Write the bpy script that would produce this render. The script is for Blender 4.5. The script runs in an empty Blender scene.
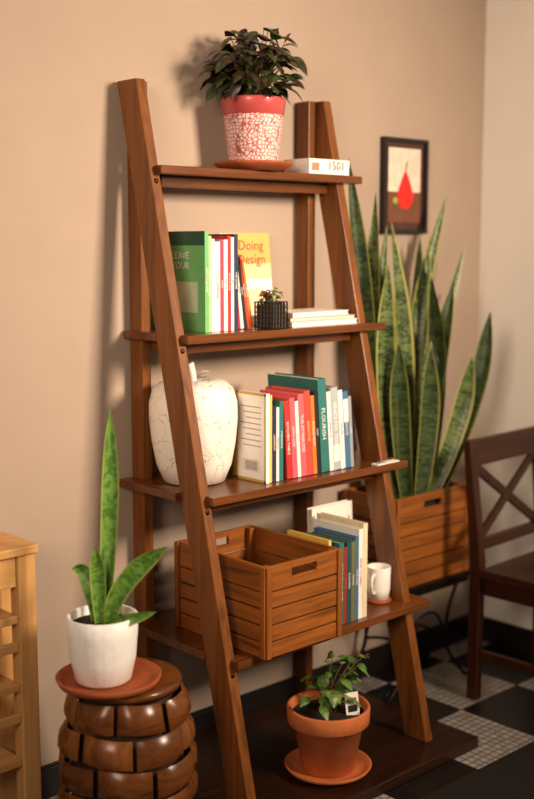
import bpy, bmesh, math, random
from mathutils import Vector, Matrix, Euler
random.seed(7)
FL=-0.06
# ------------------------------------------------------------ materials
def newmat(name):
    m=bpy.data.materials.new(name); m.use_nodes=True
    nt=m.node_tree; b=nt.nodes['Principled BSDF']
    return m,nt,b
def ramp(nt,src,stops):
    r=nt.nodes.new('ShaderNodeValToRGB')
    els=r.color_ramp.elements
    while len(els)<len(stops): els.new(.5)
    for e,(p,c) in zip(els,stops): e.position=p; e.color=(*c,1)
    nt.links.new(src,r.inputs[0]); return r
def coords(nt,scale=(1,1,1),loc=(0,0,0),kind='Object'):
    tc=nt.nodes.new('ShaderNodeTexCoord'); mp=nt.nodes.new('ShaderNodeMapping')
    mp.inputs['Scale'].default_value=scale; mp.inputs['Location'].default_value=loc
    nt.links.new(tc.outputs[kind],mp.inputs[0]); return mp.outputs[0]
def noise(nt,co,scale,detail=4,rough=.55,dist=0):
    n=nt.nodes.new('ShaderNodeTexNoise'); n.inputs['Scale'].default_value=scale
    n.inputs['Detail'].default_value=detail; n.inputs['Roughness'].default_value=rough
    n.inputs['Distortion'].default_value=dist
    nt.links.new(co,n.inputs['Vector']); return n.outputs['Fac']
def bump(nt,b,src,strength,dist=.002):
    bp=nt.nodes.new('ShaderNodeBump'); bp.inputs['Strength'].default_value=strength; bp.inputs['Distance'].default_value=dist
    nt.links.new(src,bp.inputs['Height']); nt.links.new(bp.outputs[0],b.inputs['Normal'])
def plain(name,c,rough=.5,var=.12,nscale=30,bmp=.05,metal=0,coat=0):
    m,nt,b=newmat(name)
    co=coords(nt); f=noise(nt,co,nscale)
    lo=tuple(x*(1-var) for x in c); hi=tuple(min(1,x*(1+var)) for x in c)
    r=ramp(nt,f,[(.3,lo),(.7,hi)]); nt.links.new(r.outputs[0],b.inputs['Base Color'])
    b.inputs['Roughness'].default_value=rough; b.inputs['Metallic'].default_value=metal
    b.inputs['Coat Weight'].default_value=coat; b.inputs['Specular IOR Level'].default_value=.35
    if bmp: bump(nt,b,f,bmp)
    return m
def wood(name,c,axis,rough=.42,coat=.04,contrast=.5):
    m,nt,b=newmat(name)
    s=[28,28,28]; s['xyz'.index(axis)]=1.6
    co=coords(nt,tuple(s)); f=noise(nt,co,1.0,6,.6,1.2)
    s2=[90,90,90]; s2['xyz'.index(axis)]=4
    f2=noise(nt,coords(nt,tuple(s2)),1.0,3)
    mx=nt.nodes.new('ShaderNodeMath'); mx.operation='MULTIPLY_ADD'; mx.inputs[1].default_value=.3
    nt.links.new(f2,mx.inputs[0]); nt.links.new(f,mx.inputs[2])
    lo=tuple(x*(1-contrast) for x in c); hi=tuple(min(1,x*(1+contrast)) for x in c)
    r=ramp(nt,mx.outputs[0],[(.42,lo),(.62,c),(.85,hi)]); nt.links.new(r.outputs[0],b.inputs['Base Color'])
    b.inputs['Roughness'].default_value=rough; b.inputs['Coat Weight'].default_value=coat
    b.inputs['Coat Roughness'].default_value=.25; b.inputs['Specular IOR Level'].default_value=.3
    bump(nt,b,mx.outputs[0],.12,.001)
    return m
SH=(.160,.052,.010)
shx=wood('shelf_wood_x',(.115,.034,.007),'x',.26,.3); shz=wood('shelf_wood_z',SH,'z',.36,.1); shy=wood('shelf_wood_y',SH,'y')
CR=(.25,.078,.014)
crx=wood('crate_wood_x',CR,'x'); cry=wood('crate_wood_y',CR,'y'); crz=wood('crate_wood_z',CR,'z')
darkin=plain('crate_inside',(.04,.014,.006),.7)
pine_z=wood('pine_z',(.62,.34,.12),'z',.5,.05,.2); pine_x=wood('pine_x',(.62,.34,.12),'x',.5,.05,.2)
dk_z=wood('dark_wood_z',(.035,.009,.003),'z',.35,.1); dk_x=wood('dark_wood_x',(.035,.009,.003),'x',.35,.1)
s5m=wood('plinth_wood',(.024,.008,.004),'x',.35,.1)
wallm=plain('wall_paint_tan',(.42,.322,.252),.85,.03,6,.04)
cream=plain('wall_paint_cream',(.92,.87,.80),.85,.02,6,.04)
ceilm=plain('ceiling_paint',(.7,.64,.55),.9,.03,6,.02)
basem=plain('baseboard_black',(.012,.009,.008),.35,.2,20,.02)
terra=plain('terracotta',(.55,.155,.045),.75,.15,14,.15)
terrad=plain('terracotta_dark',(.34,.08,.024),.55,.2,14,.1)
soil=plain('soil',(.02,.012,.008),.95,.6,90,1.0)
whitec=plain('white_ceramic',(.90,.86,.81),.35,.04,10,.03,0,.3)
whiterib=plain('white_pot_glaze',(.92,.90,.88),.45,.05,60,.25)
iron=plain('wrought_iron',(.02,.014,.012),.4,.3,30,.1,.7)
black=plain('frame_black',(.015,.012,.011),.4)
paper=plain('paper_pages',(.76,.67,.50),.9,.15,200,.1)
white=plain('white_paper',(.88,.86,.81),.6,.03,20,0)
stem=plain('stem_brown',(.12,.09,.03),.7)
# floor
def floormat():
    m,nt,b=newmat('floor_tiles_checker')
    co=coords(nt,(1/.3,1/.3,1),(-2.2/.3,.4/.3,.56))
    ck=nt.nodes.new('ShaderNodeTexChecker'); ck.inputs['Scale'].default_value=1
    nt.links.new(co,ck.inputs['Vector'])
    ck.inputs['Color1'].default_value=(.012,.010,.009,1); ck.inputs['Color2'].default_value=(.44,.40,.37,1)
    br=nt.nodes.new('ShaderNodeTexBrick'); br.offset=0; br.inputs['Scale'].default_value=1
    br.inputs['Brick Width'].default_value=.025; br.inputs['Row Height'].default_value=.025
    br.inputs['Mortar Size'].default_value=.0022; br.inputs['Color1'].default_value=(1,1,1,1)
    br.inputs['Color2'].default_value=(.7,.7,.7,1); br.inputs['Mortar'].default_value=(.15,.13,.12,1)
    nt.links.new(coords(nt,(1,1,1),(-2.2,.4,0)),br.inputs['Vector'])
    mx=nt.nodes.new('ShaderNodeMix'); mx.data_type='RGBA'; mx.blend_type='MULTIPLY'; mx.inputs[0].default_value=1
    nt.links.new(ck.outputs[0],mx.inputs[6]); nt.links.new(br.outputs[0],mx.inputs[7])
    nt.links.new(mx.outputs[2],b.inputs['Base Color']); b.inputs['Roughness'].default_value=.35
    bump(nt,b,br.outputs[0],.2)
    return m
floorm=floormat()
def voro(name,scale,base,line,th,rough=.5,scl=(1,1,1),warp=0,rnd=1):
    m,nt,b=newmat(name)
    v=nt.nodes.new('ShaderNodeTexVoronoi'); v.feature='DISTANCE_TO_EDGE'; v.inputs['Scale'].default_value=scale; v.inputs['Randomness'].default_value=rnd
    c0=coords(nt,scl)
    if warp:
        n=nt.nodes.new('ShaderNodeTexNoise'); n.inputs['Scale'].default_value=18; n.inputs['Detail'].default_value=4
        nt.links.new(c0,n.inputs['Vector'])
        va=nt.nodes.new('ShaderNodeVectorMath'); va.operation='MULTIPLY_ADD'; va.inputs[1].default_value=(warp,)*3
        nt.links.new(n.outputs['Color'],va.inputs[0]); nt.links.new(c0,va.inputs[2]); c0=va.outputs[0]
    nt.links.new(c0,v.inputs['Vector'])
    r=ramp(nt,v.outputs['Distance'],[(th*.6,line),(th,base)])
    nt.links.new(r.outputs[0],b.inputs['Base Color']); b.inputs['Roughness'].default_value=rough
    bump(nt,b,r.outputs[0],.2); return m
mosaic=voro('pot_mosaic',100,(.82,.60,.56),(.42,.09,.09),.13,.5,(1,1,1),0,.7)
redglz=plain('pot_red_glaze',(.48,.075,.07),.3,.1,20,.02,0,.3)
crackle=voro('crackle_ceramic',17,(.88,.82,.74),(.48,.37,.34),.016,.45,(1,1,1),.10)
def leafmat(name,c1,c2,edge,bands=22,edgew=.40):
    m,nt,b=newmat(name)
    uv=coords(nt,(1.2,bands,1),(0,0,0),'UV'); f=noise(nt,uv,1.2,3,.6,1.5)
    r=ramp(nt,f,[(.42,c1),(.56,c2)])
    sx=nt.nodes.new('ShaderNodeSeparateXYZ'); tc=nt.nodes.new('ShaderNodeTexCoord'); nt.links.new(tc.outputs['UV'],sx.inputs[0])
    a=nt.nodes.new('ShaderNodeMath'); a.operation='SUBTRACT'; a.inputs[1].default_value=.5; nt.links.new(sx.outputs[0],a.inputs[0])
    ab=nt.nodes.new('ShaderNodeMath'); ab.operation='ABSOLUTE'; nt.links.new(a.outputs[0],ab.inputs[0])
    g=nt.nodes.new('ShaderNodeMath'); g.operation='GREATER_THAN'; g.inputs[1].default_value=edgew; nt.links.new(ab.outputs[0],g.inputs[0])
    mx=nt.nodes.new('ShaderNodeMix'); mx.data_type='RGBA'; nt.links.new(g.outputs[0],mx.inputs[0])
    nt.links.new(r.outputs[0],mx.inputs[6]); mx.inputs[7].default_value=(*edge,1)
    nt.links.new(mx.outputs[2],b.inputs['Base Color']); b.inputs['Roughness'].default_value=.4
    return m
snakeA=leafmat('snake_leaf',(.020,.046,.012),(.14,.19,.055),(.36,.35,.09),40,.40)
snakeB=leafmat('snake_leaf_dark',(.012,.028,.010),(.060,.090,.025),(.22,.23,.05),40,.43)
snakeC=leafmat('snake_leaf_small',(.06,.16,.02),(.15,.30,.045),(.30,.38,.07),14,.42)
bushm=leafmat('bush_leaf',(.014,.014,.007),(.045,.026,.012),(.03,.02,.012),6,.6)
bushg=leafmat('bush_leaf_green',(.02,.035,.008),(.05,.07,.018),(.03,.03,.012),6,.6)
herb=leafmat('herb_leaf',(.05,.12,.018),(.14,.25,.04),(.05,.1,.02),6,.6)
herbr=leafmat('herb_leaf_red',(.30,.03,.03),(.18,.06,.02),(.2,.05,.02),6,.6)
# ------------------------------------------------------------ builder
class B:
    def __init__(s,name):
        s.name=name; s.bm=bmesh.new(); s.mats=[]; s.uv=s.bm.loops.layers.uv.new('UVMap')
    def mi(s,m):
        if m not in s.mats: s.mats.append(m)
        return s.mats.index(m)
    def poly(s,verts,faces,m,M=None,smooth=False,uvs=None):
        k=s.mi(m); M=M or Matrix()
        vs=[s.bm.verts.new(M@Vector(v)) for v in verts]
        for f in faces:
            try: fc=s.bm.faces.new([vs[i] for i in f])
            except ValueError: continue
            fc.material_index=k; fc.smooth=smooth
            if uvs:
                for l,i in zip(fc.loops,f): l[s.uv].uv=uvs[i]
        return vs
    def box(s,x0,x1,y0,y1,z0,z1,m,M=None):
        v=[(x,y,z) for z in (z0,z1) for y in (y0,y1) for x in (x0,x1)]
        s.poly(v,[(0,2,3,1),(4,5,7,6),(0,1,5,4),(2,6,7,3),(0,4,6,2),(1,3,7,5)],m,M)
    def prism(s,pts,axis,a,b,m,M=None):
        def P(p,h):
            return {'z':(p[0],p[1],h),'x':(h,p[0],p[1]),'y':(p[0],h,p[1])}[axis]
        n=len(pts); v=[P(p,a) for p in pts]+[P(p,b) for p in pts]
        f=[tuple(range(n))[::-1],tuple(range(n,2*n))]+[(i,(i+1)%n,n+(i+1)%n,n+i) for i in range(n)]
        s.poly(v,f,m,M)
    def lathe(s,prof,m,loc=(0,0,0),seg=48,M=None,fn=None,mf=None):
        M=(M or Matrix.Translation(loc)); v=[];n=len(prof)
        for j in range(seg):
            a=2*math.pi*j/seg
            for r,z in prof:
                rr=r*(fn(a,z) if fn else 1)
                v.append((rr*math.cos(a),rr*math.sin(a),z))
        k=s.mi(m); vs=[s.bm.verts.new(M@Vector(p)) for p in v]
        for j in range(seg):
            for i in range(n-1):
                a,b,c,d=j*n+i,((j+1)%seg)*n+i,((j+1)%seg)*n+i+1,j*n+i+1
                fc=s.bm.faces.new([vs[a],vs[b],vs[c],vs[d]]); fc.smooth=True
                fc.material_index=s.mi(mf(i)) if mf else k
    def tube(s,pts,r,m,seg=8,taper=None,sub=6):
        P=[Vector(p) for p in pts]; Q=[]
        if len(P)>2 and sub>1:
            E=[P[0]*2-P[1]]+P+[P[-1]*2-P[-2]]
            for i in range(1,len(E)-2):
                for k in range(sub):
                    t=k/sub;a,b,c,d=E[i-1],E[i],E[i+1],E[i+2]
                    Q.append(.5*((2*b)+(c-a)*t+(2*a-5*b+4*c-d)*t*t+(3*b-a-3*c+d)*t**3))
            Q.append(P[-1])
        else: Q=P
        n=len(Q); v=[]
        T=(Q[1]-Q[0]).normalized(); N=T.orthogonal().normalized()
        for i,q in enumerate(Q):
            T2=(Q[min(i+1,n-1)]-Q[max(i-1,0)]).normalized()
            N=(N-T2*N.dot(T2)).normalized(); Bn=T2.cross(N)
            rr=r*(1+(taper-1)*i/(n-1)) if taper is not None else r
            for j in range(seg):
                a=2*math.pi*j/seg; v.append(q+(N*math.cos(a)+Bn*math.sin(a))*rr)
        f=[(i*seg+j,i*seg+(j+1)%seg,(i+1)*seg+(j+1)%seg,(i+1)*seg+j) for i in range(n-1) for j in range(seg)]
        f+=[tuple(range(seg))[::-1],tuple(range((n-1)*seg,n*seg))]
        s.poly(v,f,m,None,True)
    def text(s,txt,size,M,m,align='CENTER'):
        cu=bpy.data.curves.new('t','FONT'); cu.body=txt; cu.size=size; cu.align_x=align; cu.align_y='CENTER'; cu.extrude=.0002; cu.resolution_u=2
        o=bpy.data.objects.new('t',cu); bpy.context.collection.objects.link(o)
        dg=bpy.context.evaluated_depsgraph_get(); me=bpy.data.meshes.new_from_object(o.evaluated_get(dg))
        s.poly([v.co.copy() for v in me.vertices],[tuple(p.vertices) for p in me.polygons],m,M)
        bpy.data.objects.remove(o); bpy.data.curves.remove(cu); bpy.data.meshes.remove(me)
    def ribbon(s,pts,width,m,face=(0,-1,0),fold=.25,sub=7,prof=None,twist=0):
        P=[Vector(p) for p in pts]; Q=[]
        E=[P[0]*2-P[1]]+P+[P[-1]*2-P[-2]]
        for i in range(1,len(E)-2):
            for k in range(sub):
                t=k/sub;a,b,c,d=E[i-1],E[i],E[i+1],E[i+2]
                Q.append(.5*((2*b)+(c-a)*t+(2*a-5*b+4*c-d)*t*t+(3*b-a-3*c+d)*t**3))
        Q.append(P[-1]); n=len(Q); v=[];uv=[]
        prof=prof or (lambda t:(.55+.45*math.sin(min(t*1.6,1)*math.pi/2))*(1-max(0,(t-.6)/.4)**2.4))
        for i,q in enumerate(Q):
            t=i/(n-1); T=(Q[min(i+1,n-1)]-Q[max(i-1,0)]).normalized()
            Fv=Vector(face); S=T.cross(Fv).normalized(); Nn=S.cross(T).normalized()
            R=Matrix.Rotation(twist*t,3,T); S=R@S; Nn=R@Nn
            w=width*max(prof(t),.02)/2
            for k,(a,h) in enumerate(((-1,0),(-.5,.7),(0,1),(.5,.7),(1,0))):
                v.append(q+S*w*a-Nn*w*fold*2*h); uv.append(((a+1)/2,t))
        f=[(i*5+k,i*5+k+1,(i+1)*5+k+1,(i+1)*5+k) for i in range(n-1) for k in range(4)]
        s.poly(v,f,m,None,True,uv)
    def done(s,bevel=0,solid=0,recalc=True):
        me=bpy.data.meshes.new(s.name)
        if recalc: bmesh.ops.recalc_face_normals(s.bm,faces=s.bm.faces)
        s.bm.to_mesh(me); s.bm.free()
        for m in s.mats: me.materials.append(m)
        o=bpy.data.objects.new(s.name,me); bpy.context.collection.objects.link(o)
        if bevel:
            md=o.modifiers.new('bev','BEVEL'); md.width=bevel; md.segments=2; md.limit_method='ANGLE'; md.angle_limit=math.radians(50)
        return o
# ------------------------------------------------------------ room
XR_=3.38
b=B('wall_back'); b.box(-1.5,XR_+.1,0,.1,FL,2.75,wallm); b.done()
b=B('wall_right'); b.box(XR_,XR_+.1,-4.5,0,FL,2.75,cream); b.done()
b=B('floor'); b.box(-1.5,XR_+.1,-4.5,.1,FL-.1,FL,floorm); b.done()
b=B('ceiling'); b.box(-1.5,XR_+.1,-4.5,.1,2.75,2.85,ceilm); b.done()
b=B('baseboard_back'); b.box(-1.5,XR_,-.012,-.0005,FL,FL+.085,basem); b.box(-1.5,XR_,-.008,-.0005,FL+.085,FL+.092,basem); b.done(.002)
b=B('baseboard_right'); b.box(XR_-.012,XR_-.0005,-4.5,-.012,FL,FL+.085,basem); b.box(XR_-.008,XR_-.0005,-4.5,-.012,FL+.085,FL+.092,basem); b.done(.002)
b=B('dark_rug'); b.box(1.2,2.87,-1.75,-.70,FL,FL+.012,plain('rug_dark',(.012,.009,.007),.95,.3,120,.6)); b.done(.004)
# ------------------------------------------------------------ ladder shelf
Z=[1.60,1.172,.77,.368]
yf=lambda z:-.515+.2335*z
b=B('ladder_shelf'); DP=.082; z0=-.03; H=1.82
for x in (1.79,2.475):
    b.prism([(yf(z0),z0),(yf(z0)+DP,z0),(yf(H)+DP,H),(yf(H),H)],'x',x,x+.03,shz)
for x in (1.8205,2.4445):
    b.box(x,x+.03,-.06,-.006,z0,H,shz)
screw=plain('screw_bronze',(.03,.02,.015),.3,.1,20,0,.8)
for z,xl in zip(Z,(1.822,1.80,1.775,1.79)):
    F_=yf(z)-.03; bk=yf(z)+DP
    b.prism([(xl,-.005),(xl,bk),(1.805,bk),(1.805,F_),(2.56,F_),(2.56,-.005)] if xl<1.8 else [(xl,-.005),(1.805,F_),(2.56,F_),(2.56,-.005)],'z',z-.022,z,shx)
    b.box(1.852,2.474,yf(z)+.03,yf(z)+.05,z-.052,z-.0225,shx)
    b.box(1.852,2.444,-.03,-.012,z-.052,z-.0225,shx)
    for x in (1.852,2.455):
        b.box(x,x+.018,yf(z)+.05,-.03,z-.05,z-.0225,shy)
    b.lathe([(0,.004),(.006,.003),(.007,0)],screw,M=Matrix.Translation((1.805,yf(z-.04),z-.04))@Matrix.Rotation(math.pi/2,4,'X'),seg=16)
b.prism([(1.69,-.015),(1.69,-.60),(2.62,-.60),(2.62,-.015)],'z',FL,-.03,s5m)
b.done(.0025)
# ------------------------------------------------------------ crates
def crate(name,x0,x1,y0,y1,z0,z1,ns,handle=True,liner=None):
    b=B(name); t=.010; g=.005
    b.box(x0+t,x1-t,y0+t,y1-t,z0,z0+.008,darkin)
    hh=(z1-z0)
    top=.27*hh; sl=(hh-top)/(ns-1)
    rows=[(z0+i*sl,z0+(i+1)*sl-g) for i in range(ns-1)]+[(z1-top,z1)]
    for i,(a,c) in enumerate(rows):
        last=i==ns-1
        for (ya,yb_) in ((y0,y0+t),(y1-t,y1)):
            if last and handle:
                xm=(x0+x1)/2; hw=.045; hz=(a+c)/2+.004; h2=.011
                b.box(x0,xm-hw,ya,yb_,a,c,crx); b.box(xm+hw,x1,ya,yb_,a,c,crx)
                b.box(xm-hw,xm+hw,ya,yb_,a,hz-h2,crx); b.box(xm-hw,xm+hw,ya,yb_,hz+h2,c,crx)
            else: b.box(x0,x1,ya,yb_,a,c,crx)
        for (xa,xb) in ((x0,x0+t),(x1-t,x1)):
            b.box(xa,xb,y0+t+.0005,y1-t-.0005,a,c,cry)
    for xa in (x0+t+.0005,x1-t-.018):
        for ya in (y0+t+.0005,y1-t-.018):
            b.box(xa,xa+.0175,ya,ya+.0175,z0,z1-.002,crz)
    for xa in (x0,x1-.016):
        b.box(xa,xa+.016,y0-.006,y0-.0003,z0,z1,crz)
    for ya in (y0,y1-.016):
        b.box(x0-.006,x0-.0003,ya,ya+.016,z0,z1,crz)
    if liner:
        b.box(x0+t+.019,x1-t-.019,y0+t+.019,y1-t-.019,z0+.01,z1-.03,soil)
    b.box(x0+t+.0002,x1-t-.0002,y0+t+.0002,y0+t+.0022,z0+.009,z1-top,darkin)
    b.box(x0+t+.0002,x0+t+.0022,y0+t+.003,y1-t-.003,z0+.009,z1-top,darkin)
    return b
crate('wooden_crate',1.868,2.140,-.492,-.135,.3685,.605,5).done(.0015)
b=crate('potted_snake_plant',2.65,3.015,-.245,-.02,.3205,.615,6,True,True)
def sleaf(b,base,tip,w,m,bow=0,twist=0,lean=0,fold=.22):
    A=Vector(base);T=Vector(tip); d=T-A
    side=Vector((1,0,0)) 
    p=[A,A+d*.3+side*bow*.8+Vector((0,lean*.6,0)),A+d*.65+side*bow+Vector((0,lean,0)),T]
    b.ribbon(p,w,m,(-.68,-.73,0),fold,8,None,twist)
zz=.575
L=[
(2.72,-.10,2.575,-.10,1.66,.060,.02,.3),(2.74,-.16,2.65,-.20,1.34,.066,-.02,.2),
(2.78,-.12,2.70,-.10,1.56,.064,-.05,-.8),(2.77,-.19,2.68,-.22,1.10,.064,-.01,.1),
(2.80,-.15,2.73,-.14,1.47,.068,.04,.9),(2.83,-.08,2.80,-.06,1.46,.058,-.05,.5),
(2.86,-.18,2.87,-.19,1.30,.072,.04,-.9),(2.85,-.12,2.94,-.12,1.43,.060,.04,1.3),
(2.88,-.10,3.05,-.10,1.56,.056,-.06,.3),(2.88,-.17,2.97,-.20,1.28,.068,-.03,-.5),
(2.91,-.13,3.12,-.13,1.40,.054,-.03,.7),(2.92,-.09,3.15,-.08,1.26,.058,-.04,.6),
(2.92,-.19,3.12,-.24,1.18,.064,.04,-.4),(2.87,-.20,3.00,-.26,1.04,.066,.03,.1),
(2.75,-.08,2.64,-.06,1.40,.056,.0,.1),(2.82,-.20,2.81,-.24,1.08,.068,.02,.5),
(2.79,-.07,2.74,-.05,1.28,.060,.01,.2),(2.90,-.07,2.98,-.05,1.44,.054,.01,.4)]
for i,(bx,by,tx,ty,tz,w,bow,tw) in enumerate(L):
    sleaf(b,(bx,by,zz),(tx,ty,tz),w,snakeA if i%3 else snakeB,bow,tw)
b.done(.0015,0)
# iron plant stand
b=B('iron_plant_stand')
b.box(2.63,3.035,-.262,-.005,.306,.320,iron)
b.box(2.645,3.02,-.250,-.02,.285,.3055,iron)
for sx,x in ((1,2.68),(-1,2.985)):
    for y in (-.235,-.045):
        pts=[(x,y,.295),(x+sx*.05,y,.20),(x+sx*.06,y,.10),(x+sx*.02,y,.02),(x-sx*.03,y,-.03),(x-sx*.045,y,-.052),(x-sx*.055,y,-.045),(x-sx*.056,y,-.025),(x-sx*.045,y,-.012),(x-sx*.032,y,-.016)] if sx>0 else [(x,y,.295),(x+sx*.05,y,.20),(x+sx*.06,y,.10),(x+sx*.02,y,.02),(x-sx*.03,y,-.03),(x-sx*.055,y,-.052),(x-sx*.085,y,-.045),(x-sx*.092,y,-.015),(x-sx*.07,y,.002),(x-sx*.052,y,-.012),(x-sx*.06,y,-.026)]
        b.tube(pts,.006,iron)
for y in (-.235,-.045):
    b.tube([(2.74,y,.11),(2.78,y,.19),(2.83,y,.21),(2.88,y,.19),(2.925,y,.11)],.005,iron)
b.tube([(2.74,-.235,.10),(2.74,-.14,.12),(2.74,-.045,.10)],.005,iron)
b.tube([(2.925,-.235,.10),(2.925,-.14,.12),(2.925,-.045,.10)],.005,iron)
b.done()
# ------------------------------------------------------------ books
bk={}
def cm(c,rough=.45):
    k=tuple(c)
    if k not in bk: bk[k]=plain('book_cover_%d'%len(bk),c,rough,.05,40,.02)
    return bk[k]
WH=(.86,.83,.77);RED=(.48,.03,.03);PINK=(.74,.12,.14);TEAL=(.03,.17,.15);NAVY=(.02,.03,.08);GRN=(.16,.46,.16);BLK=(.02,.018,.018)
YEL=(.80,.52,.12);ORG=(.72,.20,.03);GREY=(.30,.34,.36);BLUE=(.06,.16,.30);BRN=(.12,.05,.02);DTEAL=(.02,.08,.09);OLV=(.16,.16,.06)
def book(b,x,y,z,w,h,d,c,title='',tc=WH,lean=0,yaw=0,band=None):
    M=Matrix.Translation((x,y,z))@Matrix.Rotation(yaw,4,'Z')@Matrix.Rotation(lean,4,'Y')
    m=cm(c); t=.0018
    b.box(0,w,0,t,0,h,m,M); b.box(0,t,t,d,0,h,m,M); b.box(w-t,w,t,d,0,h,m,M)
    b.box(t,w-t,t,d-.004,.004,h-.004,paper,M)
    if band: b.box(.0004,w-.0004,-.0005,0,h*band[0],h*band[1],cm(band[2]),M)
    if title:
        R=Matrix(((0,1,0,w/2),(0,0,-1,-.0006),(-1,0,0,h*.52),(0,0,0,1)))
        b.text(title,min(w*.62,h*1.25/len(title)),M@R,cm(tc))
    return M
# shelf 2 books
b=B('book_row'); z=Z[1]+.0005
M=book(b,1.905,-.222,z,.012,.262,.21,GRN,'LEAVE YOUR MARK',WH)
b.box(-.0006,0,.0,.21,.225,.262,cm((.03,.10,.06)),M)
b.box(-.0006,0,.03,.15,.05,.13,cm((.50,.62,.42)),M)
b.text('LEAVE\nYOUR',.026,M@Matrix(((0,0,-1,-.001),(-1,0,0,.10),(0,1,0,.185),(0,0,0,1))),cm(WH))
x=1.9178
for w,h,d,c,t,tc in ((.018,.25,.19,(.40,.58,.32),'LEAVE A MARK',WH),(.010,.242,.18,WH,'',RED),(.018,.235,.16,WH,'SOUL KEEPING',RED),(.012,.238,.15,(.40,.05,.10),'MADE',WH),(.013,.240,.15,WH,'PSALMS',BLK),(.011,.250,.15,RED,'BOLD AS LOVE',WH),(.010,.247,.15,WH,'GRIT',RED),(.014,.255,.15,NAVY,'THE DIVINE',WH)):
    book(b,x,-.212,z,w,h,d,c,t,tc); x+=w+.0006
for w,h,c,t,ln in ((.010,.225,WH,'SIMPLE TRUTH',-.05),(.010,.215,RED,'TRAVEL',-.08),(.011,.205,WH,'WILD',-.11),(.011,.195,BLK,'PRIMAL',-.14),(.010,.20,(.55,.06,.03),'CRAZY LOVE',-.17),(.009,.190,ORG,'BREATHE',-.20)):
    book(b,x+.003,-.192,z+.001,w,h,.13,c,t,BLK if c is WH else WH,ln); x+=w+.0018
b.done(.0005)
b=B('illustrated_book'); M=Matrix.Translation((2.135,-.055,Z[1]+.0005))@Matrix.Rotation(-.10,4,'X')
b.box(0,.175,0,.002,0,.262,cm(WH),M); b.box(.002,.175,.002,.014,.003,.259,paper,M); b.box(0,.175,.014,.016,0,.262,cm(WH),M)
b.box(.0,.175,-.0006,0,.175,.262,cm((.85,.45,.12)),M); b.box(.0,.175,-.0005,0,.13,.175,cm((.82,.66,.36)),M)
b.text('Doing\nDesign',.040,M@Matrix(((1,0,0,.100),(0,0,-1,-.001),(0,1,0,.205),(0,0,0,1))),cm(RED))
b.box(.05,.14,-.0006,0,.03,.10,cm((.75,.60,.42)),M)
b.done(.0005)
b=B('book_stack')
def flat(b,x0,x1,y0,y1,z,t,c,yaw=0):
    cx,cy=(x0+x1)/2,(y0+y1)/2
    M=Matrix.Translation((cx,cy,z))@Matrix.Rotation(yaw,4,'Z'); w,d=(x1-x0)/2,(y1-y0)/2
    b.box(-w,w,-d,d,0,.002,cm(c),M); b.box(-w+.002,w-.003,-d+.003,d-.003,.002,t-.002,paper if c is not WH else white,M)
    b.box(-w,w,-d,d,t-.002,t,cm(c),M); b.box(-w,-w+.002,-d,d,.002,t-.002,cm(c),M)
z=Z[1]+.0005
flat(b,2.195,2.467,-.245,-.085,z,.014,WH,.02); flat(b,2.20,2.46,-.24,-.09,z+.0145,.011,(.55,.42,.36),-.02); flat(b,2.205,2.44,-.235,-.095,z+.026,.013,WH,.03)
b.done(.0006)
# shelf 3 books
b=B('book_row'); z=.7705; x=2.022; y=-.328
M=book(b,x,y,z,.013,.240,.118,WH,'',WH)
b.box(-.0006,0,.025,.095,.025,.060,cm((.75,.7,.62)),M)
for k in range(12): b.box(-.0008,0,.035+k*.004,.0365+k*.004,.03,.055,cm(BLK),M)
for k in range(8): b.box(-.0008,0,.02,.10-.01*(k%3),.20-k*.015,.203-k*.015,cm((.4,.35,.3)),M)
for q in ((0,.118,.233,.24),(0,.118,0,.007),(0,.006,0,.24),(.112,.118,0,.24)): b.box(-.0009,0,q[0],q[1],q[2],q[3],cm((.55,.33,.08)),M)
x+=.0138
for w,h,c,t,tc,ln in ((.008,.235,YEL,'',WH,0),(.013,.205,NAVY,'LEADERSHIP',WH,0),(.010,.20,WH,'STRENGTHS',NAVY,0),(.014,.215,TEAL,'STRENGTHS',WH,0),(.020,.215,RED,'KITCHEN TABLE',WH,-.07),(.018,.22,PINK,'WITH GOD',WH,-.07),(.012,.21,WH,'DAILY',RED,-.07),(.022,.228,PINK,'THE ATTRIBUTES',WH,-.075),(.022,.235,(.62,.07,.05),'BREATHE',YEL,-.075),(.014,.22,ORG,'RUTHLESS TRUST',WH,-.075),(.012,.225,BLK,'TRUST',WH,-.075)):
    if ln==-.07 and h==.215 : x+=.014
    book(b,x,y,z+.001,w,h,.15,c,t,tc,ln); x+=w+.0015
x+=.002
book(b,x,y,z+.001,.032,.262,.20,TEAL,'FLOURISH',WH,-.075); x+=.034
for w,h,c,t,tc,bd in ((.016,.225,WH,'EMBRACE',BLUE,None),(.026,.235,(.40,.44,.45),'GRACE FOR TODAY',WH,(.1,.3,WH)),(.018,.225,WH,'PSALMS',BLUE,None),(.020,.22,BLUE,'PSALMS',WH,(.6,.9,WH)),(.012,.205,GREY,'HOPE',WH,None)):
    book(b,x,y,z+.001,w,h,.17,c,t,tc,-.08,0,bd); x+=w+.0015
b.done(.0005)
b=B('leaflet'); M=Matrix.Translation((2.475,-.338,.7705))@Matrix.Rotation(.05,4,'Z'); b.box(-.05,.05,-.025,.0,0,.003,white,M); b.box(-.04,.0,-.02,-.003,.003,.0034,cm(GREY),M)
b.done()
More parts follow.
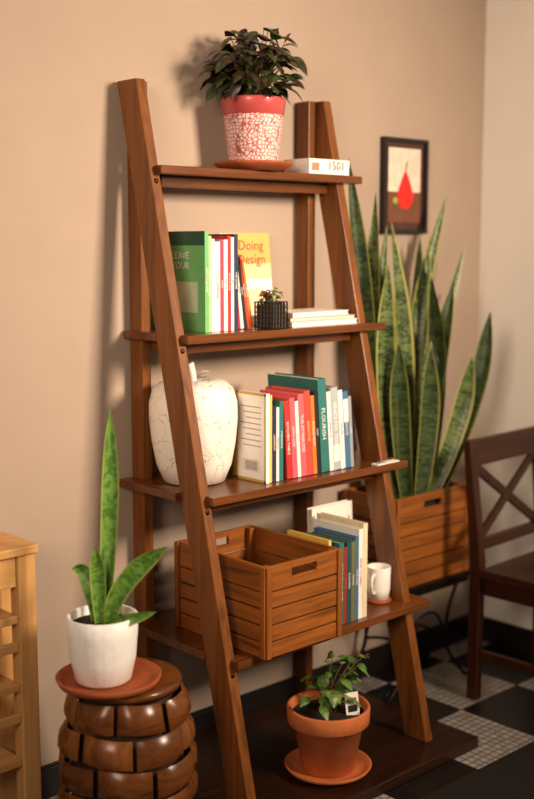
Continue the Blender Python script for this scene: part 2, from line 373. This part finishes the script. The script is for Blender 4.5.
# shelf 4 books
b=B('book_row'); z=.3685; x=2.150; y=-.437
for w,h,d,c,t,tc in ((.010,.245,.16,YEL,'',WH),(.016,.225,.15,DTEAL,'NAVIGATION',WH),(.014,.220,.15,NAVY,'THE HOUSE',YEL),(.018,.230,.16,TEAL,'THE BLUE PARAKEET',WH),(.012,.215,.14,(.30,.04,.03),'OUTLIERS',ORG),(.016,.227,.15,DTEAL,'FLOURISH',WH),(.014,.225,.15,OLV,'DESIGN',WH),(.014,.235,.16,BLUE,'LOVE DOES',WH),(.016,.255,.17,WH,'GOOD TO GREAT',RED),(.018,.268,.18,(.75,.66,.45),'',WH)):
    book(b,x,y,z,w,h,d,c,t,tc); x+=w+.0008
b.done(.0005)
b=B('hardcover_book'); M=Matrix.Translation((2.29,-.248,.3685))@Matrix.Rotation(-.05,4,'X')
b.box(0,.17,0,.002,0,.275,cm(WH),M); b.box(.002,.168,.002,.018,.003,.272,paper,M); b.box(0,.17,.018,.02,0,.275,cm(WH),M)
b.text('Good\nto\nGreat',.045,M@Matrix(((1,0,0,.105),(0,0,-1,-.001),(0,1,0,.17),(0,0,0,1))),cm(RED)); b.done(.0006)
b=B('coffee_mug'); P=(2.436,-.365)
b.lathe([(0,.006),(.026,.006),(.027,0),(.030,0),(.034,.03),(.0355,.094),(.0345,.096),(.033,.094),(.031,.03),(.02,.012),(0,.011)],whitec,(P[0],P[1],.377),40)
b.tube([(P[0]-.032,P[1]-.01,.455),(P[0]-.052,P[1]-.02,.45),(P[0]-.056,P[1]-.022,.425),(P[0]-.046,P[1]-.017,.405),(P[0]-.031,P[1]-.01,.40)],.005,whitec)
b.done()
b=B('wooden_coaster'); b.lathe([(0,0),(.036,0),(.038,.003),(.038,.0055),(.036,.008),(0,.008)],terrad,(P[0],P[1],.3685),40); b.done()
# ------------------------------------------------------------ apple jar
b=B('ceramic_apple_jar'); c=(1.908,-.168,.7705)
pr=[(0,.01),(.05,.008),(.065,0),(.082,.004),(.101,.05),(.112,.11),(.118,.17),(.1175,.215),(.108,.25),(.090,.268),(.068,.276),(.05,.276),(.03,.268),(.012,.262),(0,.260)]
b.lathe(pr,crackle,c,64,None,lambda a,z:1+.018*math.cos(5*a)*(z/.27))
b.tube([(c[0],c[1],c[2]+.258),(c[0]-.004,c[1],c[2]+.285),(c[0]-.014,c[1],c[2]+.318)],.009,whitec,10,1.4)
b.ribbon([(c[0],c[1],c[2]+.275),(c[0]+.03,c[1]-.01,c[2]+.295),(c[0]+.065,c[1]-.02,c[2]+.288)],.032,crackle,(0,0,1),.1,4,lambda t:math.sin(math.pi*min(max(t,.03),.97)))
b.done()
# ------------------------------------------------------------ top plant
def leafset(b,center,rad,n,lw,ll,mats,ymax=-.02,zmin=None,squash=.8,stems=True,base=None):
    base=base or center
    for i in range(n):
        while True:
            v=Vector((random.uniform(-1,1),random.uniform(-1,1),random.uniform(-.55,1)))
            if .35<v.length<1: break
        p=Vector(center)+Vector((v.x*rad,v.y*rad,v.z*rad*squash))
        d=Vector((v.x+random.uniform(-.5,.5),v.y+random.uniform(-.5,.5),random.uniform(-.5,.35))).normalized()
        l=ll*random.uniform(.7,1.15)
        q=p+d*l+Vector((0,0,-l*.3))
        if max(p.y,q.y)>ymax:
            sh=max(p.y,q.y)-ymax; p.y-=sh; q.y-=sh
        if zmin and q.z<zmin and (Vector((q.x,q.y))-Vector(center[:2])).length<.10: q.z=zmin+.005
        mid=(p+q)/2+Vector((0,0,l*.14))
        up=Vector((random.uniform(-.4,.4),random.uniform(-.6,.1),1))
        b.ribbon([p,mid,q],lw*random.uniform(.75,1.15),random.choice(mats),up,-.12,4,lambda t:math.sin(math.pi*min(max(t,.04),.985)**.8))
        if stems and i%2==0:
            s=Vector((base[0]+random.uniform(-.02,.02),base[1]+random.uniform(-.02,.02),base[2]))
            m_=(s+p)/2+Vector((0,0,.02)); m_.y=min(m_.y,ymax)
            b.tube([s,m_,p],.0017,stem,5,.6,3)
b=B('potted_bush_plant'); c=(2.170,-.118,Z[0]+.0005)
b.lathe([(0,.010),(.065,.010),(.065,.0),(.072,.0),(.098,.010),(.110,.018),(.112,.024),(.106,.024),(.09,.014),(0,.013)],terrad,c,56)
b.lathe([(0,.0145),(.066,.0145),(.068,.02),(.083,.150)],mosaic,c,56)
b.lathe([(.083,.150),(.084,.151),(.090,.190),(.090,.196),(.085,.197),(.082,.179),(.06,.176),(0,.180)],redglz,c,56,None,None,lambda i:soil if i>=5 else redglz)
leafset(b,(c[0]-.012,c[1]-.015,c[2]+.275),.112,250,.036,.050,[bushm,bushm,bushg],-.012,c[2]+.19,.95,True,(c[0],c[1],c[2]+.17))
b.done()
b=B('boxed_game'); x0=2.335; zq=Z[0]
b.box(x0,x0+.165,-.172,-.07,zq+.0005,zq+.041,white); b.box(x0-.001,x0+.166,-.173,-.069,zq+.022,zq+.043,cm(WH))
b.text('1501',.036,Matrix(((1,0,0,x0+.11),(0,0,-1,-.1738),(0,1,0,zq+.024),(0,0,0,1))),cm((.12,.10,.09)))
b.box(x0+.01,x0+.04,-.1738,-.172,zq+.01,zq+.032,cm((.5,.2,.12)))
b.done(.001)
b=B('small_potted_succulent'); zq=Z[1]+.0005; sp=(2.132,-.230); M=Matrix.Translation((sp[0],sp[1],zq))@Matrix.Rotation(.12,4,'Z'); s=.031
b.box(-s+.003,s-.003,-s+.003,s-.003,.001,.066,plain('pot_inner',(.10,.08,.06),.8),M)
for k in range(6):
    a=-s+k*(2*s)/5
    for sg in (-1,1):
        b.box(a-.0016,a+.0016,sg*s-.0016,sg*s+.0016,0,.073,black,M); b.box(sg*s-.0016,sg*s+.0016,a-.0016,a+.0016,0,.073,black,M)
    zk=.002+k*.0138
    for sg in (-1,1):
        b.box(-s,s,sg*s-.0014,sg*s+.0014,zk,zk+.003,black,M); b.box(sg*s-.0014,sg*s+.0014,-s,s,zk,zk+.003,black,M)
leafset(b,(sp[0],sp[1],1.262),.026,30,.013,.020,[herbr,herb,herb],-.195,None,.8,True,(sp[0],sp[1],1.238))
b.done()
# ------------------------------------------------------------ terracotta pot
b=B('terracotta_potted_plant'); c=(2.142,-.448,-.0295)
b.lathe([(0,0),(.085,0),(.112,.012),(.12,.024),(.115,.025),(.105,.014),(.08,.010),(0,.010)],terra,c,56)
b.lathe([(0,.011),(.068,.011),(.072,.014),(.096,.140),(.108,.142),(.112,.146),(.114,.186),(.111,.19),(.104,.189),(.100,.165),(.05,.170),(0,.172)],terra,c,56,None,None,lambda i:soil if i>=9 else terra)
leafset(b,(c[0]-.005,c[1]+.01,c[2]+.230),.075,30,.036,.048,[herb,bushg,herb],-.2,c[2]+.18,.7,True,(c[0],c[1],c[2]+.165))
leafset(b,(c[0]+.06,c[1]-.0,c[2]+.285),.05,14,.028,.034,[herb,herb,herb],-.2,c[2]+.18,.9,True,(c[0],c[1],c[2]+.165))
leafset(b,(c[0]+.11,c[1]-.01,c[2]+.30),.02,5,.016,.02,[herbr],-.2,c[2]+.18,.9,True,(c[0],c[1],c[2]+.165))
M=Matrix.Translation((c[0]+.035,c[1]-.06,c[2]+.165))@Matrix.Rotation(-.15,4,'X')@Matrix.Rotation(-.5,4,'Z')
b.box(-.019,.019,-.0008,.0008,.0,.065,white,M); b.box(-.013,.013,-.0014,-.0008,.012,.03,cm(BLK),M); b.box(-.013,.013,-.0014,-.0008,.04,.05,cm(RED),M)
b.done()
# ------------------------------------------------------------ picture
b=B('framed_picture'); x0,x1,z0,z1=2.83,3.052,1.436,1.745; f=.013
for a in ((x0,x1,z1-f,z1),(x0,x1,z0,z0+f),(x0,x0+f,z0+f,z1-f),(x1-f,x1,z0+f,z1-f)): b.box(a[0],a[1],-.022,-.002,a[2],a[3],black)
b.box(x0+f,x1-f,-.010,-.002,z0+f,z1-f,plain('mat_board',(.07,.03,.02),.8))
ax0,ax1,az0,az1=x0+.030,x1-.030,z0+.036,z1-.032
b.box(ax0,ax1,-.012,-.0101,az0+.10,az1,plain('art_peach',(.82,.62,.50),.8)); b.box(ax0,ax1,-.012,-.0101,az0,az0+.10,plain('art_brown',(.17,.06,.03),.8))
pe=[];cx,cz=(x0+x1)/2+.004,az0+.085
for k in range(40):
    a=2*math.pi*k/40; r=.040; xx=r*math.cos(a); zz_=r*math.sin(a)
    if zz_>0: xx*=(1-.62*(zz_/r)**1.3) ; zz_*=2.05
    pe.append((cx+xx,cz+zz_))
b.prism(pe,'y',-.0135,-.0121,plain('art_red',(.75,.02,.012),.6))
b.tube([(cx,-.0125,cz+.08),(cx+.004,-.0125,cz+.10),(cx+.01,-.0125,cz+.115)],.0022,black)
b.lathe([(0,0),(.012,0),(.012,.0012),(0,.0012)],plain('art_green',(.30,.42,.08),.6),M=Matrix.Translation((cx-.050,-.012,az0+.07))@Matrix.Rotation(math.pi/2,4,'X'),seg=20)
b.done()
# ------------------------------------------------------------ dining chair
b=B('dining_chair')
o=Vector((2.885,-.375,0)); ang=.05
M=Matrix.Translation(o)@Matrix.Rotation(ang,4,'Z')
W=.43; T=.785
def leg(x,w=.034):
    b.prism([(-.015,FL),(.022,FL),(.02,.38),(.055,T),(.028,T),(-.020,.40)],'x',x,x+w,dk_z,M)
leg(0); leg(W-.034)
b.prism([(.023,T-.085),(.045,T-.085),(.054,T),(.032,T)],'x',.0345,W-.0345,dk_x,M)
b.prism([(-.004,.43),(.020,.43),(.024,.465),(.0,.465)],'x',.0345,W-.0345,dk_x,M)
def bar(p,q,w,t):
    p=Vector(p);q=Vector(q);d=(q-p); L_=d.length; X=d.normalized(); Y=Vector((0,1,0)); Zv=X.cross(Y).normalized(); Y=Zv.cross(X)
    R=Matrix((( X.x,Y.x,Zv.x,p.x),(X.y,Y.y,Zv.y,p.y),(X.z,Y.z,Zv.z,p.z),(0,0,0,1)))
    b.box(0,L_,-t/2,t/2,-w/2,w/2,dk_z,M@R)
bar((.03,.014,.46),(W-.03,.036,T-.08),.032,.014); bar((.03,.036,T-.08),(W-.03,.014,.46),.032,.0141)
b.box(-.008,W+.008,-.41,-.0205,.350,.380,dk_x,M); b.box(.02,W-.02,-.39,-.022,.29,.3495,dk_x,M)
for x in (.0,W-.034): b.box(x,x+.034,-.40,-.366,FL+.0001,.3495,dk_z,M)
for x in (.008,W-.026):
    b.box(x,x+.018,-.366,-.016,.08,.11,dk_z,M)
b.done(.004)
# ------------------------------------------------------------ stool
b=B('carved_wood_stool'); sc=(1.512,-.395)
stw=[wood('stool_wood_a',(.13,.042,.010),'x',.25,.25),wood('stool_wood_b',(.085,.026,.007),'y',.25,.25),wood('stool_wood_c',(.18,.062,.016),'z',.25,.25)]
zt=.395; h=zt-FL
b.lathe([(0,FL),(.11,FL),(.125,FL+.1),(.135,FL+.22),(.125,FL+.34),(.105,zt-.012),(0,zt-.012)],darkin,(sc[0],sc[1],0),40)
b.lathe([(0,zt-.012),(.115,zt-.014),(.128,zt-.02),(.130,zt-.006),(.122,zt),(.0,zt)],stw[0],(sc[0],sc[1],0),48)
rows=6; rh=(h-.02)/rows
for r in range(rows):
    za=FL+r*rh+.002; n=7
    for k in range(n):
        a0=2*math.pi*(k+(.5 if r%2 else 0))/n+.15*(r%3); da=2*math.pi/n*.93
        v=[];NN=9; bulge=.011
        for i in range(NN):
            t=i/(NN-1); a=a0+da*(t-.5)
            for j in range(5):
                u=j/4; z_=za+rh*.90*u
                R0=.118+.034*math.sin(math.pi*min(max((z_-FL)/h,0),1))
                rr=R0+bulge*(math.sin(math.pi*t)**.3)*(math.sin(math.pi*u)**.25 if 0<u<1 else 0)+.004*math.sin(math.pi*t)+.006*(k%2)
                dz=.010*(t-.5)*(1 if k%2 else -1)
                v.append((sc[0]+rr*math.cos(a),sc[1]+rr*math.sin(a),max(FL+.001,min(zt-.022,z_+dz))))
        f=[(i*5+j,(i+1)*5+j,(i+1)*5+j+1,i*5+j+1) for i in range(NN-1) for j in range(4)]
        b.poly(v,f,random.choice(stw),None,True)
b.done()
b=B('terracotta_saucer'); pc=(1.452,-.408,zt+.0005)
b.lathe([(0,0),(.095,0),(.115,.008),(.122,.022),(.117,.024),(.107,.012),(.09,.008),(0,.008)],terrad,pc,56); b.done()
b=B('potted_snake_plant'); pc=(1.444,-.398,zt+.0095)
b.lathe([(0,0),(.056,0),(.064,.006),(.076,.06),(.081,.12),(.081,.155),(.078,.157),(.074,.154),(.072,.135),(.04,.138),(0,.14)],whiterib,pc,64,None,lambda a,z:1+.006*math.cos(40*a),lambda i:soil if i>=8 else whiterib)
zb=pc[2]+.13; X,Y=pc[0],pc[1]
def fan(r,depth,z): return (X+.731*r+.68*depth,Y-.682*r+.73*depth,z)
def fl(pts,w,tw=0,m=snakeC,fold=.25): b.ribbon([fan(*p) for p in pts],w,m,(-.68,-.73,0),fold,8,None,tw)
fl([(.005,.0,zb),(.014,.01,zb+.16),(.022,.015,zb+.32),(.024,.02,zb+.498)],.040,.25)
fl([(.015,-.01,zb),(.035,-.02,zb+.07),(.085,-.03,zb+.14),(.155,-.04,zb+.195)],.046,.1)
fl([(-.012,.0,zb),(-.022,0,zb+.07),(-.042,.01,zb+.12),(-.070,.015,zb+.130)],.038,-.1)
fl([(-.004,-.015,zb),(-.004,-.02,zb+.07),(-.006,-.02,zb+.13),(-.010,-.02,zb+.19)],.036,.2)
fl([(.010,-.025,zb),(.03,-.04,zb+.018),(.07,-.05,zb+.03),(.130,-.055,zb+.050)],.028,0)
fl([(0,.02,zb),(.0,.03,zb+.06),(.005,.04,zb+.11),(.01,.04,zb+.16)],.032,0)
b.done()
# ------------------------------------------------------------ pine unit at left
b=B('pine_shelf_unit'); x1=1.408; x0=.85; y0=-.175; y1=-.02; zt2=.69
for x in (x0,x1-.048):
    for y in (y0,y1-.04): b.box(x,x+.048,y,y+.04,FL,zt2-.0215,pine_z)
b.box(x0-.008,x1+.004,y0-.01,y1,zt2-.021,zt2,pine_x)
b.box(x0+.05,x1-.0485,y0+.008,y0+.028,zt2-.10,zt2-.022,pine_x)
for z in (.50,.33,.14): b.box(x0+.0485,x1-.0485,y0+.006,y1-.01,z,z+.02,pine_x)
for z in (.40,.22): b.box(x0+.0485,x1-.0485,y0+.004,y0+.016,z+.03,z+.055,pine_x)
b.done(.003)
b=B('book_row'); x=1.0
for i in range(12): book(b,x,-.145,.3505,.024,.12+.01*(i%3),.1,random.choice([WH,GREY,BLUE,BLK]),''); x+=.026
b.done(.0006)
# ------------------------------------------------------------ lights
def area(name,loc,target,size,power,col,sy=None,spread=180):
    l=bpy.data.lights.new(name,'AREA'); l.energy=power; l.color=col; l.size=size; l.spread=math.radians(spread)
    if sy: l.shape='RECTANGLE'; l.size_y=sy
    o=bpy.data.objects.new(name,l); bpy.context.collection.objects.link(o); o.location=loc
    o.rotation_euler=(Vector(target)-Vector(loc)).to_track_quat('-Z','Y').to_euler()
area('window_light',(2.75,-3.1,2.15),(1.98,0,1.24),.6,29,(1,.79,.59),.8,70)
area('fill_light',(-.8,-2.0,2.0),(2.9,-.2,1.45),1.0,16,(1,.79,.60),None,85)  # added fill, no lamp there; brightens the right wall and left-facing shelf sides
w=bpy.data.worlds.new('World'); bpy.context.scene.world=w; w.use_nodes=True
w.node_tree.nodes['Background'].inputs[0].default_value=(1,.80,.66,1); w.node_tree.nodes['Background'].inputs[1].default_value=.10
cam=bpy.data.cameras.new('Camera'); co=bpy.data.objects.new('Camera',cam); bpy.context.collection.objects.link(co)
cam.sensor_fit='VERTICAL'; cam.sensor_height=36; cam.lens=1140*36/799
cam.dof.use_dof=True; cam.dof.focus_distance=2.92; cam.dof.aperture_fstop=1.4
co.location=(0,-2.5,1.4); co.rotation_euler=(math.radians(90)-math.atan(155/1140),0,math.radians(-43))
bpy.context.scene.camera=co
bpy.context.scene.view_settings.view_transform='Standard'
